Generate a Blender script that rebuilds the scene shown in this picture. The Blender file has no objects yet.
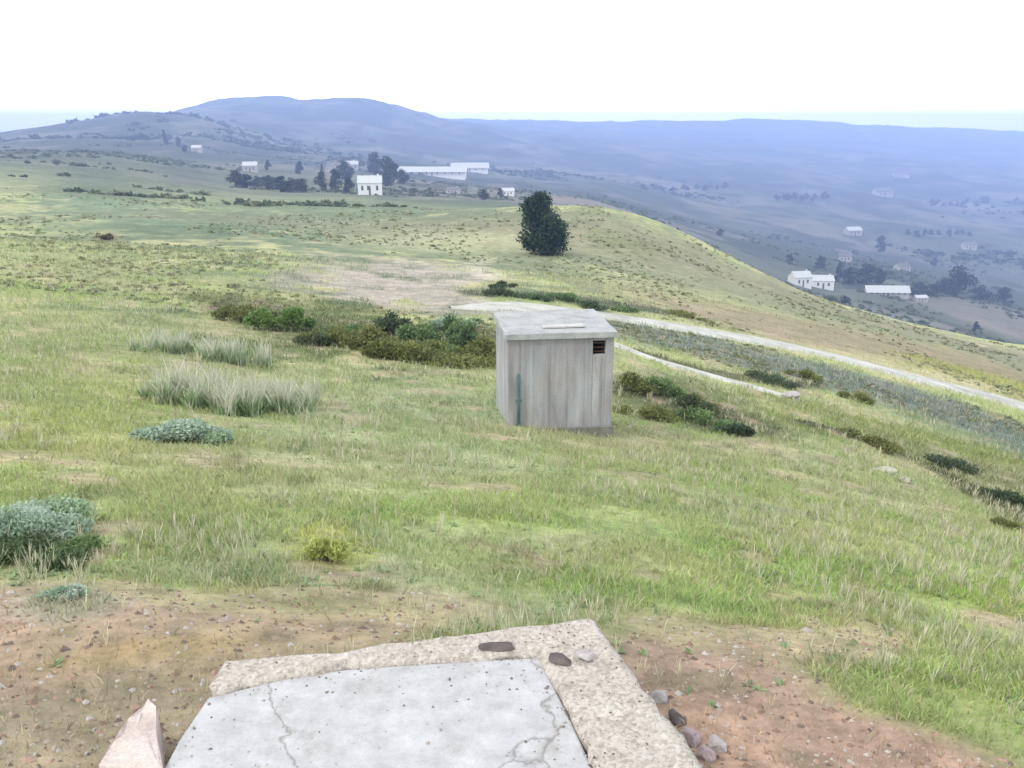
import bpy, math, random
import numpy as np
from mathutils import Vector, Matrix

random.seed(7)
RNG = np.random.default_rng(11)
sc = bpy.context.scene
COL = sc.collection
R = math.radians

# ------------------------------------------------------------------ camera, sky, sun, exposure
W, H = 1024, 768
F = 887.0                       # focal length in pixels (60 degrees across)
PITCH = R(16.0)
cam_d = bpy.data.cameras.new('camera'); cam = bpy.data.objects.new('camera', cam_d); COL.objects.link(cam)
cam_d.sensor_width = 36.0; cam_d.lens = 36.0 * F / W
cam_d.clip_start = 0.05; cam_d.clip_end = 30000
cam.location = (0, 0, 0); cam.rotation_euler = (R(90) - PITCH, 0, 0)
sc.camera = cam

SUN_EL, SUN_AZ = R(48), R(-125)      # azimuth from +Y, clockwise positive: behind and to the left
world = bpy.data.worlds.new('World'); sc.world = world; world.use_nodes = True
nt = world.node_tree; nt.nodes.clear()
def wn(t, **k):
    n = nt.nodes.new(t)
    for a, b in k.items(): setattr(n, a, b)
    return n
out = wn('ShaderNodeOutputWorld'); bg = wn('ShaderNodeBackground')
sky = wn('ShaderNodeTexSky', sky_type='NISHITA', sun_disc=False)
sky.sun_elevation = SUN_EL; sky.sun_rotation = SUN_AZ; sky.dust_density = 2.0; sky.air_density = 1.0
tc = wn('ShaderNodeTexCoord'); mp = wn('ShaderNodeMapping'); mp.inputs['Scale'].default_value = (1, 1, 3.0)
nz = wn('ShaderNodeTexNoise'); nz.inputs['Scale'].default_value = 1.7; nz.inputs['Detail'].default_value = 6
rmp = wn('ShaderNodeMapRange'); rmp.inputs['From Min'].default_value = .32; rmp.inputs['From Max'].default_value = .68
rmp.inputs['To Min'].default_value = .80; rmp.inputs['To Max'].default_value = 1.0
mx = wn('ShaderNodeMix', data_type='RGBA'); mx.inputs['B'].default_value = (9.6, 9.6, 9.5, 1)   # thick bright cloud
nt.links.new(tc.outputs['Generated'], mp.inputs['Vector']); nt.links.new(mp.outputs[0], nz.inputs['Vector'])
nt.links.new(nz.outputs['Fac'], rmp.inputs['Value']); nt.links.new(rmp.outputs[0], mx.inputs['Factor'])
nt.links.new(sky.outputs[0], mx.inputs['A']); 
sxw = wn('ShaderNodeSeparateXYZ'); nt.links.new(tc.outputs['Generated'], sxw.inputs[0])
glow = wn('ShaderNodeMapRange', interpolation_type='SMOOTHERSTEP'); glow.inputs['From Min'].default_value = 0; glow.inputs['From Max'].default_value = .34
glow.inputs['To Min'].default_value = 2.9; glow.inputs['To Max'].default_value = .95; nt.links.new(sxw.outputs['Z'], glow.inputs['Value'])   # bright cloud low down, greyer overhead
mg = wn('ShaderNodeMix', data_type='RGBA', blend_type='MULTIPLY'); mg.inputs['Factor'].default_value = 1; nt.links.new(mx.outputs['Result'], mg.inputs['A']); nt.links.new(glow.outputs[0], mg.inputs['B'])
nt.links.new(mg.outputs['Result'], bg.inputs['Color'])
bg.inputs['Strength'].default_value = 0.12
nt.links.new(bg.outputs[0], out.inputs['Surface'])

sl = bpy.data.lights.new('sun', 'SUN'); sl.energy = 1.5; sl.angle = R(11); sl.color = (1.0, .95, .88)
so = bpy.data.objects.new('sun', sl); COL.objects.link(so)
dsun = Vector((math.sin(SUN_AZ) * math.cos(SUN_EL), math.cos(SUN_AZ) * math.cos(SUN_EL), math.sin(SUN_EL)))
so.rotation_euler = dsun.to_track_quat('Z', 'Y').to_euler(); so.location = dsun * 50

vs = sc.view_settings
vs.view_transform = 'Standard'; vs.look = 'None'; vs.gamma = 1.0; vs.use_curve_mapping = False
vs.exposure = 0.50
sc.cycles.volume_bounces = 2
sc.cycles.max_bounces = 6
sc.cycles.use_denoising = True

# ------------------------------------------------------------------ helpers: tags, meshes, materials
def tag(o, label=None, cat=None, group=None, kind=None):
    if label: o['label'] = label
    if cat: o['category'] = cat
    if group: o['group'] = group
    if kind: o['kind'] = kind
    return o
def empty(name, loc, rz=0, **k):
    o = bpy.data.objects.new(name, None); COL.objects.link(o)
    o.location = loc; o.rotation_euler = (0, 0, rz); o.empty_display_size = .2
    return tag(o, **k)
def link_mesh(name, me, mat=None, parent=None):
    o = bpy.data.objects.new(name, me); COL.objects.link(o)
    if mat is not None and not me.materials: me.materials.append(mat)
    if parent is not None: o.parent = parent
    return o
def np_mesh(name, V, faces_n, idx, col=None, smooth=False):
    """V (n,3); faces_n: verts per face; idx flat indices"""
    me = bpy.data.meshes.new(name)
    V = np.ascontiguousarray(V, np.float32); idx = np.ascontiguousarray(idx, np.int32)
    faces_n = np.ascontiguousarray(faces_n, np.int32)
    me.vertices.add(len(V)); me.vertices.foreach_set('co', V.ravel())
    me.loops.add(len(idx)); me.loops.foreach_set('vertex_index', idx)
    st = np.concatenate([[0], np.cumsum(faces_n)[:-1]]).astype(np.int32)
    me.polygons.add(len(faces_n)); me.polygons.foreach_set('loop_start', st)
    me.polygons.foreach_set('use_smooth', np.full(len(faces_n), smooth, bool))
    if col is not None:
        a = me.color_attributes.new('tint', 'FLOAT_COLOR', 'POINT')
        c4 = np.ones((len(V), 4), np.float32); c4[:, :3] = col
        a.data.foreach_set('color', c4.ravel())
    me.update(calc_edges=True); me.validate()
    return me
class MB:
    def __init__(s): s.v = []; s.f = []
    def box(s, c, d, rz=0, jit=0, rx=0, ry=0):
        m = Matrix.Rotation(rz, 3, 'Z') @ Matrix.Rotation(ry, 3, 'Y') @ Matrix.Rotation(rx, 3, 'X'); b = len(s.v)
        for z in (-.5, .5):
            for y in (-.5, .5):
                for x in (-.5, .5):
                    p = m @ Vector((x * d[0], y * d[1], z * d[2]))
                    s.v.append(tuple(Vector(c) + p + Vector([random.uniform(-jit, jit) for _ in range(3)])))
        for q in ((0, 2, 3, 1), (4, 5, 7, 6), (0, 1, 5, 4), (2, 6, 7, 3), (0, 4, 6, 2), (1, 3, 7, 5)):
            s.f.append([b + i for i in q])
        return s
    def tube(s, pts, rads, n=7):
        b = len(s.v)
        P = [Vector(p) for p in pts]
        for i, p in enumerate(P):
            t = (P[min(i + 1, len(P) - 1)] - P[max(i - 1, 0)]).normalized()
            a = t.orthogonal().normalized(); c = t.cross(a)
            for k in range(n):
                an = 2 * math.pi * k / n
                s.v.append(tuple(p + (a * math.cos(an) + c * math.sin(an)) * rads[i]))
        for i in range(len(P) - 1):
            for k in range(n):
                k2 = (k + 1) % n
                s.f.append([b + i * n + k, b + i * n + k2, b + (i + 1) * n + k2, b + (i + 1) * n + k])
        s.f.append([b + k for k in range(n)][::-1]); s.f.append([b + (len(P) - 1) * n + k for k in range(n)])
        return s
    def poly(s, pts):
        b = len(s.v); s.v += [tuple(p) for p in pts]; s.f.append(list(range(b, b + len(pts)))); return s
    def build(s, name, mat, parent=None, bevel=0, smooth=False):
        me = bpy.data.meshes.new(name); me.from_pydata(s.v, [], s.f); me.update()
        o = link_mesh(name, me, mat, parent)
        if smooth:
            for p in me.polygons: p.use_smooth = True
        if bevel:
            md = o.modifiers.new('bevel', 'BEVEL'); md.width = bevel; md.segments = 2; md.limit_method = 'ANGLE'
        return o

def mat_base(name, rough=.9):
    m = bpy.data.materials.new(name); m.use_nodes = True
    n = m.node_tree.nodes; b = n['Principled BSDF']; b.inputs['Roughness'].default_value = rough
    b.inputs['Specular IOR Level'].default_value = .25
    return m, m.node_tree, b
def N(t, typ, **k):
    n = t.nodes.new(typ)
    for a, v in k.items():
        if a in n.inputs.keys(): n.inputs[a].default_value = v
        else: setattr(n, a, v)
    return n
def ramp(t, src, stops):
    r = N(t, 'ShaderNodeValToRGB'); e = r.color_ramp.elements
    while len(e) < len(stops): e.new(.5)
    for el, (p, c) in zip(e, stops): el.position = p; el.color = (*c, 1)
    t.links.new(src, r.inputs[0]); return r.outputs[0]
def mixc(t, fac, a, b, mode='MIX'):
    m = N(t, 'ShaderNodeMix', data_type='RGBA', blend_type=mode)
    for s, v in ((m.inputs['Factor'], fac), (m.inputs['A'], a), (m.inputs['B'], b)):
        if hasattr(v, 'is_linked') or isinstance(v, bpy.types.NodeSocket): t.links.new(v, s)
        elif isinstance(v, (int, float)): s.default_value = v
        else: s.default_value = (*v, 1)
    return m.outputs['Result']
def noise(t, vec, scale, detail=5, rough=.55, out='Fac'):
    n = N(t, 'ShaderNodeTexNoise', Scale=scale, Detail=detail, Roughness=rough)
    if vec is not None: t.links.new(vec, n.inputs['Vector'])
    return n.outputs[out]
def stain_mat(name, c1, c2, c3, scale=3, bump=.3, rough=.9, streak=False):
    m, t, b = mat_base(name, rough)
    tcn = N(t, 'ShaderNodeTexCoord'); v = tcn.outputs['Object']
    if streak:
        mpn = N(t, 'ShaderNodeMapping'); mpn.inputs['Scale'].default_value = (1, 1, .16); t.links.new(v, mpn.inputs[0]); vs_ = mpn.outputs[0]
    else: vs_ = v
    a = ramp(t, noise(t, vs_, scale, 8, .62), [(.3, c1), (.5, c2), (.7, c3)])
    g = ramp(t, noise(t, v, scale * 14, 6, .7), [(.25, (.72, .72, .72)), (.75, (1.15, 1.15, 1.15))])
    c = mixc(t, 1.0, a, g, 'MULTIPLY'); t.links.new(c, b.inputs['Base Color'])
    bp = N(t, 'ShaderNodeBump', Strength=bump, Distance=.02); t.links.new(noise(t, v, scale * 20, 8, .7), bp.inputs['Height'])
    t.links.new(bp.outputs[0], b.inputs['Normal'])
    return m
def plain_mat(name, c, rough=.8, var=.25, scale=2.0):
    lo = tuple(x * (1 - var) for x in c); hi = tuple(x * (1 + var) for x in c)
    return stain_mat(name, lo, c, hi, scale, .1, rough)
def leaf_mat(name, gain=1.0):
    m, t, b = mat_base(name, .7)
    at = N(t, 'ShaderNodeAttribute', attribute_name='tint')
    t.links.new(at.outputs['Color'], b.inputs['Base Color'])
    tr = N(t, 'ShaderNodeBsdfTranslucent'); t.links.new(at.outputs['Color'], tr.inputs['Color'])
    ms = N(t, 'ShaderNodeMixShader'); ms.inputs[0].default_value = .3
    t.links.new(b.outputs[0], ms.inputs[1]); t.links.new(tr.outputs[0], ms.inputs[2])
    t.links.new(ms.outputs[0], t.nodes['Material Output'].inputs['Surface'])
    return m

# ------------------------------------------------------------------ numpy noise
def vnoise(x, y, seed=0):
    xi = np.floor(x).astype(np.int64); yi = np.floor(y).astype(np.int64)
    fx = x - xi; fy = y - yi; fx = fx * fx * (3 - 2 * fx); fy = fy * fy * (3 - 2 * fy)
    def h(a, b):
        n = (a * 374761393 + b * 668265263 + seed * 974634777) & 0xFFFFFFFF
        n = ((n ^ (n >> 13)) * 1274126177) & 0xFFFFFFFF
        return ((n ^ (n >> 16)) & 0xFFFF) / 65535.0
    return (h(xi, yi) * (1 - fx) + h(xi + 1, yi) * fx) * (1 - fy) + (h(xi, yi + 1) * (1 - fx) + h(xi + 1, yi + 1) * fx) * fy
def fbm(x, y, oct=4, seed=0):
    a = 0; w = .5; tot = 0
    for k in range(oct):
        a = a + w * vnoise(x * 2 ** k + 17.3 * k, y * 2 ** k - 9.1 * k, seed + k); tot += w; w *= .5
    return a / tot
def ss(a, b, x):
    t = np.clip((x - a) / (b - a), 0, 1); return t * t * (3 - 2 * t)

# ------------------------------------------------------------------ the lie of the land: surveyed profile (distance ahead: bearing, dip)
LEV = {
 2:    [(-300,770),(0,790),(250,806),(512,812),(700,818),(1024,838),(1350,850)],
 3:    [(-300,595),(0,615),(250,634),(512,650),(700,662),(1024,690),(1350,715)],
 6:    [(-300,445),(0,465),(250,488),(512,512),(700,538),(1024,588),(1350,620)],
 10:   [(-300,385),(0,408),(250,432),(512,456),(700,482),(1024,546),(1350,590)],
 14:   [(-300,345),(0,368),(250,397),(512,428),(700,452),(860,480),(1024,516),(1350,570)],
 18:   [(-300,318),(0,340),(250,370),(512,399),(700,422),(780,430),(860,447),(1024,505),(1350,545)],
 26:   [(-300,285),(0,300),(250,330),(512,355),(600,345),(700,374),(860,412),(1024,452),(1350,500)],
 40:   [(-300,250),(0,260),(250,280),(400,296),(512,300),(700,331),(860,363),(1024,403),(1350,455)],
 74:   [(-300,215),(0,224),(250,236),(512,252),(600,258),(700,282),(860,320),(1024,362),(1350,395)],
 120:  [(-300,190),(0,196),(250,212),(430,211),(512,207),(600,204),(650,215),(700,238),(800,289),(860,310),(940,331),(1024,345),(1350,385)],
 200:  [(-300,174),(0,178),(100,186),(250,202),(370,205),(512,214),(600,216),(700,268),(860,350),(1024,378),(1350,410)],
 300:  [(-300,162),(0,165),(100,173),(250,195),(370,198),(512,207),(600,213),(700,264),(860,325),(1024,362),(1350,400)],
 450:  [(-300,155),(0,156),(100,160),(250,184),(370,188),(512,198),(600,206),(700,250),(815,290),(900,297),(1024,325),(1350,360)],
 700:  [(-300,150),(0,149),(100,147),(250,168),(370,176),(512,190),(600,198),(700,230),(860,260),(1024,288),(1350,320)],
 1000: [(-300,143),(0,141),(100,133),(180,137),(250,154),(370,166),(512,182),(600,189),(700,212),(860,237),(1024,254),(1350,280)],
 1300: [(-300,138),(0,134),(50,126),(100,117),(150,109),(190,112),(250,135),(300,150),(370,160),(512,172),(600,180),(700,197),(860,216),(1024,230),(1350,240)],
 1700: [(-300,146),(0,143),(100,130),(200,120),(250,126),(370,143),(430,153),(512,163),(600,170),(700,180),(860,194),(1024,203),(1350,210)],
 2200: [(-300,150),(0,143),(100,127),(180,109),(220,99),(250,95),(310,97),(370,98),(400,106),(430,117),(512,134),(600,148),(700,158),(860,170),(1024,178),(1350,180)],
 3200: [(-300,150),(0,146),(200,120),(370,112),(450,126),(600,135),(700,140),(860,148),(1024,154),(1350,160)],
 4800: [(-300,140),(0,138),(400,118),(480,119),(580,122),(620,119),(700,121),(740,116),(790,116),(830,121),(900,125),(960,127),(1024,131),(1350,124)],
 5200: [(-300,150),(400,128),(1024,140),(1350,135)],
}
def s_of(py): return -np.tan(PITCH - np.arctan((384.0 - py) / F))
def u_of(px, py):
    v = (384.0 - py) / F
    return (px - 512) / F / (math.cos(PITCH) + v * math.sin(PITCH))
UF = np.linspace(-1.6, 1.6, 1281)
YL = np.array(sorted(LEV)); TL = np.log(YL)
SL = []
for Yk in YL:
    pts = np.array(LEV[int(Yk)], float)
    uu = u_of(pts[:, 0], pts[:, 1]); sv = s_of(pts[:, 1])
    SL.append(np.interp(UF, uu, sv))
SL = np.array(SL)
TF = np.linspace(math.log(2), math.log(5200), 1100)
TAB = np.array([np.interp(TF, TL, SL[:, i]) for i in range(len(UF))])      # (u, t)
def gsm(A, sig, ax):
    k = np.arange(-int(3 * sig), int(3 * sig) + 1); g = np.exp(-.5 * (k / sig) ** 2); g /= g.sum()
    pad = [(0, 0), (0, 0)]; pad[ax] = (len(k) // 2,) * 2
    B = np.pad(A, pad, mode='edge')
    return np.apply_along_axis(lambda r: np.convolve(r, g, 'valid'), ax, B)
TAB = gsm(TAB, 7, 0); TAB = gsm(TAB, 7, 1)
def table(u, t):
    a = np.clip((u - UF[0]) / (UF[1] - UF[0]), 0, len(UF) - 1.001); b = np.clip((t - TF[0]) / (TF[1] - TF[0]), 0, len(TF) - 1.001)
    i = a.astype(int); j = b.astype(int); fa = a - i; fb = b - j
    return (TAB[i, j] * (1 - fa) + TAB[i + 1, j] * fa) * (1 - fb) + (TAB[i, j + 1] * (1 - fa) + TAB[i + 1, j + 1] * fa) * fb
FLAT = []          # polylines (world) where the ground is kept smooth: (pts, radius)
def dist_poly(X, Y, P):
    d = np.full(np.shape(X), 1e9)
    for (x0, y0), (x1, y1) in zip(P[:-1], P[1:]):
        L = (x1 - x0) ** 2 + (y1 - y0) ** 2
        t = np.clip(((X - x0) * (x1 - x0) + (Y - y0) * (y1 - y0)) / L, 0, 1)
        d = np.minimum(d, np.hypot(X - x0 - t * (x1 - x0), Y - y0 - t * (y1 - y0)))
    return d
def base_h(X, Y):
    Yc = np.maximum(Y, 2.0)
    return table(X / Yc, np.log(Yc)) * Yc
def ground_h(X, Y):
    X = np.asarray(X, float); Y = np.asarray(Y, float)
    z = base_h(X, Y)
    D = np.maximum(np.hypot(X, Y), 2)
    bump = (fbm(X * 1.3, Y * 1.3, 3, 3) - .5) * .07 + (fbm(X * .28, Y * .28, 3, 5) - .5) * .22 * ss(3, 10, D)
    bump = bump + (fbm(X * .06, Y * .06, 3, 9) - .5) * 1.1 * ss(25, 80, D)
    for P, r in FLAT:
        bump = bump * (1 - .92 * (1 - ss(r, r * 2.2, dist_poly(X, Y, P))))
    z = z + bump
    far = ss(250, 900, D)
    DN = np.minimum(D, 4800)
    rid = 1 - np.abs(fbm(X / 420 + 3, Y / 420, 5, 21) * 2 - 1) * 1.6
    z = z + far * (rid - .55) * .010 * DN * (1 - .35 * ss(1700, 2200, D))
    z = z + ss(120, 400, D) * (fbm(X / 70, Y / 70, 4, 31) - .5) * .006 * np.minimum(D, 2500)
    return z
def ray(px, py):
    v = (384.0 - py) / F
    return np.array([(px - 512) / F, math.cos(PITCH) + v * math.sin(PITCH), -math.sin(PITCH) + v * math.cos(PITCH)])
def P(px, py, lo=2.0, hi=5150.):
    d = ray(px, py); ys = np.exp(np.linspace(math.log(lo), math.log(hi), 6000))
    k = ys / d[1]; X = d[0] * k; Z = d[2] * k
    hit = np.nonzero(Z < ground_h(X, ys))[0]
    i = hit[0] if len(hit) else len(ys) - 1
    return (float(X[i]), float(ys[i]), float(ground_h(X[i], ys[i])))
def Pz(px, py, z):
    d = ray(px, py); k = z / d[2]; return Vector((d[0] * k, d[1] * k, z))
def gz(x, y): return float(ground_h(np.array([x]), np.array([y]))[0])

ROAD = [P(px, py)[:2] for px, py in [(1180, 455), (1100, 430), (1024, 404), (960, 388), (900, 373), (840, 357), (780, 344), (720, 334), (660, 325), (610, 318)]]
ROAD += [P(px, py)[:2] for px, py in [(560, 311), (510, 307), (475, 307), (450, 307)]]
TRACK = [P(px, py)[:2] for px, py in [(560, 330), (612, 343), (650, 356), (690, 369), (740, 384), (800, 400)]]
def smooth_poly(P_, n=12):
    P_ = np.array(P_); t = np.linspace(0, len(P_) - 1, (len(P_) - 1) * n + 1)
    X = np.interp(t, np.arange(len(P_)), P_[:, 0]); Y = np.interp(t, np.arange(len(P_)), P_[:, 1])
    k = np.ones(n + 1) / (n + 1)
    Xp = np.pad(X, n // 2, mode='reflect', reflect_type='odd'); Yp = np.pad(Y, n // 2, mode='reflect', reflect_type='odd')
    return np.stack([np.convolve(Xp, k, 'valid'), np.convolve(Yp, k, 'valid')], 1)
ROAD = smooth_poly(ROAD); TRACK = smooth_poly(TRACK)
FLAT.append((ROAD[::6], 2.4)); FLAT.append((TRACK[::6], .7))

# ------------------------------------------------------------------ what grows where (albedo by place)
def lerp(a, b, t): return a + (b - a) * t[..., None]
PATCH = []
def patch(px, py, rx, ry, col, k=1.0, soft=.5):
    """soil / growth patch around the place seen at (px,py)"""
    c = P(px, py); a = P(px - rx, py); b = P(px + rx, py); n = P(px, py - ry); f_ = P(px, py + ry)
    PATCH.append((c[0], c[1], abs(b[0] - a[0]) / 2, max(abs(n[1] - f_[1]) / 2, .05), np.array(col), k, soft, math.atan2(c[0], c[1])))
G_PALE = (.200, .225, .105); G_VIV = (.165, .235, .055); G_STRAW = (.255, .235, .130); SOIL = (.245, .160, .125); SOILP = (.215, .16, .125)
OLIVE = (.115, .140, .045); SAGE = (.14, .18, .13); DARK = (.06, .085, .035); GREY = (.25, .235, .19)
for a in [
    (640, 600, 60, 20, SAGE, .4), (480, 590, 120, 22, GREY, .5), (430, 545, 150, 20, GREY, .35), (300, 570, 120, 14, (.2, .2, .16), .5),
    (870, 600, 170, 60, G_VIV, .65), (920, 670, 110, 30, G_VIV, .55), (1010, 600, 60, 30, (.17, .24, .03), .8), (700, 500, 200, 45, G_VIV, .35), (830, 530, 60, 22, G_STRAW, .5), (640, 560, 90, 18, G_STRAW, .5),
    (330, 620, 110, 16, G_VIV, .4), (540, 575, 60, 12, G_VIV, .5), (330, 547, 36, 20, (.26, .27, .05), .7),
    (40, 430, 110, 25, (.215, .235, .07), .7), (130, 380, 80, 30, (.22, .24, .085), .5), (90, 330, 160, 35, (.19, .215, .09), .6), (200, 470, 200, 25, G_STRAW, .45),
    (560, 480, 140, 25, G_PALE, .5), (420, 420, 120, 35, (.18, .225, .115), .6), (410, 470, 130, 20, (.22, .225, .135), .5),
    (400, 274, 110, 26, (.205,.185,.17), 1.0, .25), (330, 262, 60, 12, (.23, .225, .16), .7), (480, 266, 30, 16, (.27, .25, .23), .8),
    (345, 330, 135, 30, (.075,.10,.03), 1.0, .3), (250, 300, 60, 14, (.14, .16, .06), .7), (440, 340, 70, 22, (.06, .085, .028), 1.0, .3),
    (600, 228, 60, 18, (.13, .17, .06), .6), (570, 268, 70, 14, (.15, .215, .05), .7), (690, 268, 95, 30, (.125, .12, .08), .9), (650, 240, 70, 18, (.12, .135, .07), .8), (770, 300, 60, 14, (.11, .13, .07), .7),
    (560, 296, 60, 6, DARK, .6), (520, 292, 60, 8, (.08, .115, .06), .8), (650, 304, 70, 5, (.1, .16, .05), .6),
    (850, 345, 110, 14, (.22, .195, .11), .8), (980, 375, 70, 12, (.18, .20, .035), .8), (760, 315, 60, 10, (.15, .19, .07), .5),
    (700, 345, 80, 11, (.115, .15, .12), .9), (850, 385, 90, 13, (.115, .16, .11), .85), (980, 428, 80, 16, (.12, .16, .09), .8), (930, 405, 70, 10, (.115, .16, .105), .8),
    (690, 402, 75, 22, (.085, .10, .045), .95, .3), (880, 440, 80, 14, (.13, .165, .035), .8), (980, 470, 70, 18, (.11, .12, .05), .8), (800, 375, 50, 8, (.14, .16, .08), .6),
    (680, 362, 90, 6, (.25, .27, .12), .5),
    (100, 185, 150, 16, (.06, .085, .05), .9), (180, 172, 80, 12, (.07, .085, .05), .85), (60, 162, 120, 9, (.10, .095, .065), .8), (110, 205, 160, 11, (.065, .12, .07), .85), (120, 226, 170, 9, (.10, .14, .075), .7),
    (250, 224, 160, 10, (.075, .12, .07), .85), (350, 208, 160, 8, (.06, .10, .055), .85), (690, 260, 60, 12, (.12, .11, .07), .5), (620, 240, 30, 8, (.09, .11, .04), .7), (105, 236, 12, 5, (.12, .10, .05), .9), (60, 258, 120, 14, (.185, .205, .10), .7), (440, 240, 90, 10, (.21, .22, .12), .6),
    (715, 690, 115, 44, SOIL, 1.0), (720, 645, 100, 26, SOIL, .6), (870, 750, 140, 36, SOIL, 1.0), (760, 740, 140, 42, SOIL, 1.0), (700, 745, 60, 40, (.26, .165, .12), .6),
    (120, 710, 260, 90, (.20,.155,.115), .85), (20, 620, 110, 40, (.26,.16,.14), .75), (220, 640, 190, 28, (.215,.165,.105), .7), (330, 610, 150, 20, SOIL, .5), (150, 650, 80, 10, (.2,.15,.06), .6), (70, 600, 40, 14, SAGE, .6),
]: patch(*a)
BAND = []
def band(pts, hw, col, k=.9): BAND.append((smooth_poly([P(*p)[:2] for p in pts], 6), hw, np.array(col) * .62, k))
band([(625, 328), (700, 350), (780, 363), (860, 384), (940, 410), (1024, 434), (1100, 460)], 3.4, (.125, .165, .145), .95)
band([(640, 352), (700, 371), (760, 381), (810, 384)], .5, (.06, .07, .03), .8)
band([(740, 322), (800, 330), (860, 341), (940, 356), (1024, 376)], 5.5, (.235, .20, .125), .9)
band([(930, 362), (980, 374), (1024, 386), (1100, 405)], 2.2, (.27, .29, .05), .85)
band([(800, 404), (850, 418), (910, 436), (980, 452)], 1.5, (.19, .24, .05), .85)
band([(820, 426), (890, 450), (950, 474), (1024, 516), (1080, 545)], .55, (.065, .07, .03), .85)
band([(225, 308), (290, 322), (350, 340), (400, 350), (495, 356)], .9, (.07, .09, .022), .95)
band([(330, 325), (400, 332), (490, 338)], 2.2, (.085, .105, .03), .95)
band([(225, 300), (280, 306)], 1.6, (.12, .14, .05), .8)
band([(485, 293), (540, 297), (600, 303), (650, 310)], 1.3, (.05, .07, .04), .85)
band([(620, 385), (680, 398), (740, 425)], 1.0, (.095, .11, .05), .8)
def ground_col(X, Y):
    X = np.asarray(X, float); Y = np.asarray(Y, float)
    D = np.maximum(np.hypot(X, Y), .5)
    n1 = fbm(X * .45, Y * .45, 4, 41); n2 = fbm(X * 1.7 + 5, Y * 1.7, 4, 43); n3 = fbm(X * .07, Y * .07, 4, 47); n4 = fbm(X * 5, Y * 5, 3, 49)
    c = np.zeros(X.shape + (3,)); c[:] = (.185, .215, .09)
    c = lerp(c, np.array(G_STRAW), ss(.48, .66, n1) * .6)
    c = lerp(c, np.array(G_VIV), ss(.50, .68, fbm(X * .35 + 40, Y * .35, 4, 53)) * .55)
    wx = (n1 - .5) * 1.6 + (n2 - .5) * .9
    for (cx, cy, ax, ay, col, k, soft, rot) in PATCH:
        dx = X - cx; dy = Y - cy
        # radial axis along the line of growth (down the slope), cross axis along the contour
        rx_ = dx * math.cos(rot) - dy * math.sin(rot); ry_ = dx * math.sin(rot) + dy * math.cos(rot)
        q = np.sqrt((rx_ / ax) ** 2 + (ry_ / ay) ** 2) + wx
        c = lerp(c, col, k * (1 - ss(1 - soft, 1 + soft, q)))
    c = lerp(c, np.array((.052, .082, .052)), .55 * ss(110, 190, D) * (1 - ss(900, 1400, D)) * (X < .02 * Y))
    for Pl, hw_, col, k in BAND: c = lerp(c, col, k * (1 - ss(hw_ * .6, hw_ * 1.5, dist_poly(X, Y, Pl[::3]) + wx * hw_ * .5)))
    near = 1 - ss(20, 60, D)
    c = lerp(c, np.array(SOIL), near * ss(.60, .72, n2) * .45)
    c = lerp(c, np.array(DARK), near * ss(.64, .78, fbm(X * 3.1, Y * 3.1, 3, 61)) * .40)
    # far country: fields, scrub and woods
    fa = ss(150, 420, D); fo = fbm(X / 160, Y / 160, 5, 71); fd = vnoise(X / 130 + .3 * Y / 130, Y / 210, 73)
    fc = np.zeros_like(c); fc[:] = (.07, .09, .062)
    fc = lerp(fc, np.array((.135, .13, .10)), ss(.5, .62, fd) * .8); fc = lerp(fc, np.array((.035, .055, .03)), ss(.46, .56, fo) * .95)
    fc = lerp(fc, np.array((.17, .15, .14)), ss(.55, .7, fbm(X / 60, Y / 90, 3, 77)) * .5)
    fc = lerp(fc, np.array((.03, .045, .03)), ss(.56, .64, fbm(X / 38, Y / 55, 4, 79)) * .8)
    c = lerp(c, fc, fa * (1 - .45 * (X < -.15 * Y) * (1 - ss(500, 900, D))))
    m = .82 + .36 * n4[..., None] * near[..., None] + .18 * (1 - near[..., None])
    m = m * (.88 + .24 * n3[..., None])
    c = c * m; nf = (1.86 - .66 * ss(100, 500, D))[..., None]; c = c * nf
    g_ = c.mean(-1, keepdims=True); c = c + (g_ - c) * .22
    return np.clip(c, .01, .6)

# ------------------------------------------------------------------ ground sheet
NU = 760
ys = np.concatenate([np.linspace(-60, 0, 24, endpoint=False), np.linspace(0, 1.9, 30, endpoint=False), np.exp(np.linspace(math.log(1.9), math.log(5150), 820))])
us = np.sign(np.linspace(-1, 1, NU)) * np.abs(np.linspace(-1, 1, NU)) ** 1.15 * 1.3
UU, YY = np.meshgrid(us, ys)
XX = UU * (np.maximum(YY, 0) + 12.0) * np.where(YY < 0, 1 - YY / 15, 1)
ZZ = ground_h(XX, YY)
dR = dist_poly(XX, YY, ROAD[::6]); ZZ = ZZ - .05 * (1 - ss(1.5, 2.0, dR))
dT = dist_poly(XX, YY, TRACK[::6]); ZZ = ZZ - .05 * (1 - ss(.3, .6, dT))
V = np.stack([XX.ravel(), YY.ravel(), ZZ.ravel()], 1)
r, c = np.meshgrid(np.arange(len(ys) - 1), np.arange(NU - 1), indexing='ij')
b = (r * NU + c).ravel()
idx = np.stack([b, b + 1, b + NU + 1, b + NU], 1)
gm, t, bs = mat_base('hill_turf', .95)
at = N(t, 'ShaderNodeAttribute', attribute_name='tint'); geo = N(t, 'ShaderNodeNewGeometry')
pos = geo.outputs['Position']
g1 = ramp(t, noise(t, pos, 9, 8, .7), [(.3, (.62, .64, .6)), (.5, (.98, .98, .95)), (.7, (1.35, 1.3, 1.25))])
g2 = ramp(t, noise(t, pos, .35, 8, .65), [(.3, (.82, .84, .8)), (.7, (1.18, 1.14, 1.14))])
g3 = ramp(t, noise(t, pos, .02, 9, .68), [(.32, (.70, .76, .74)), (.68, (1.3, 1.22, 1.2))])
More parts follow.
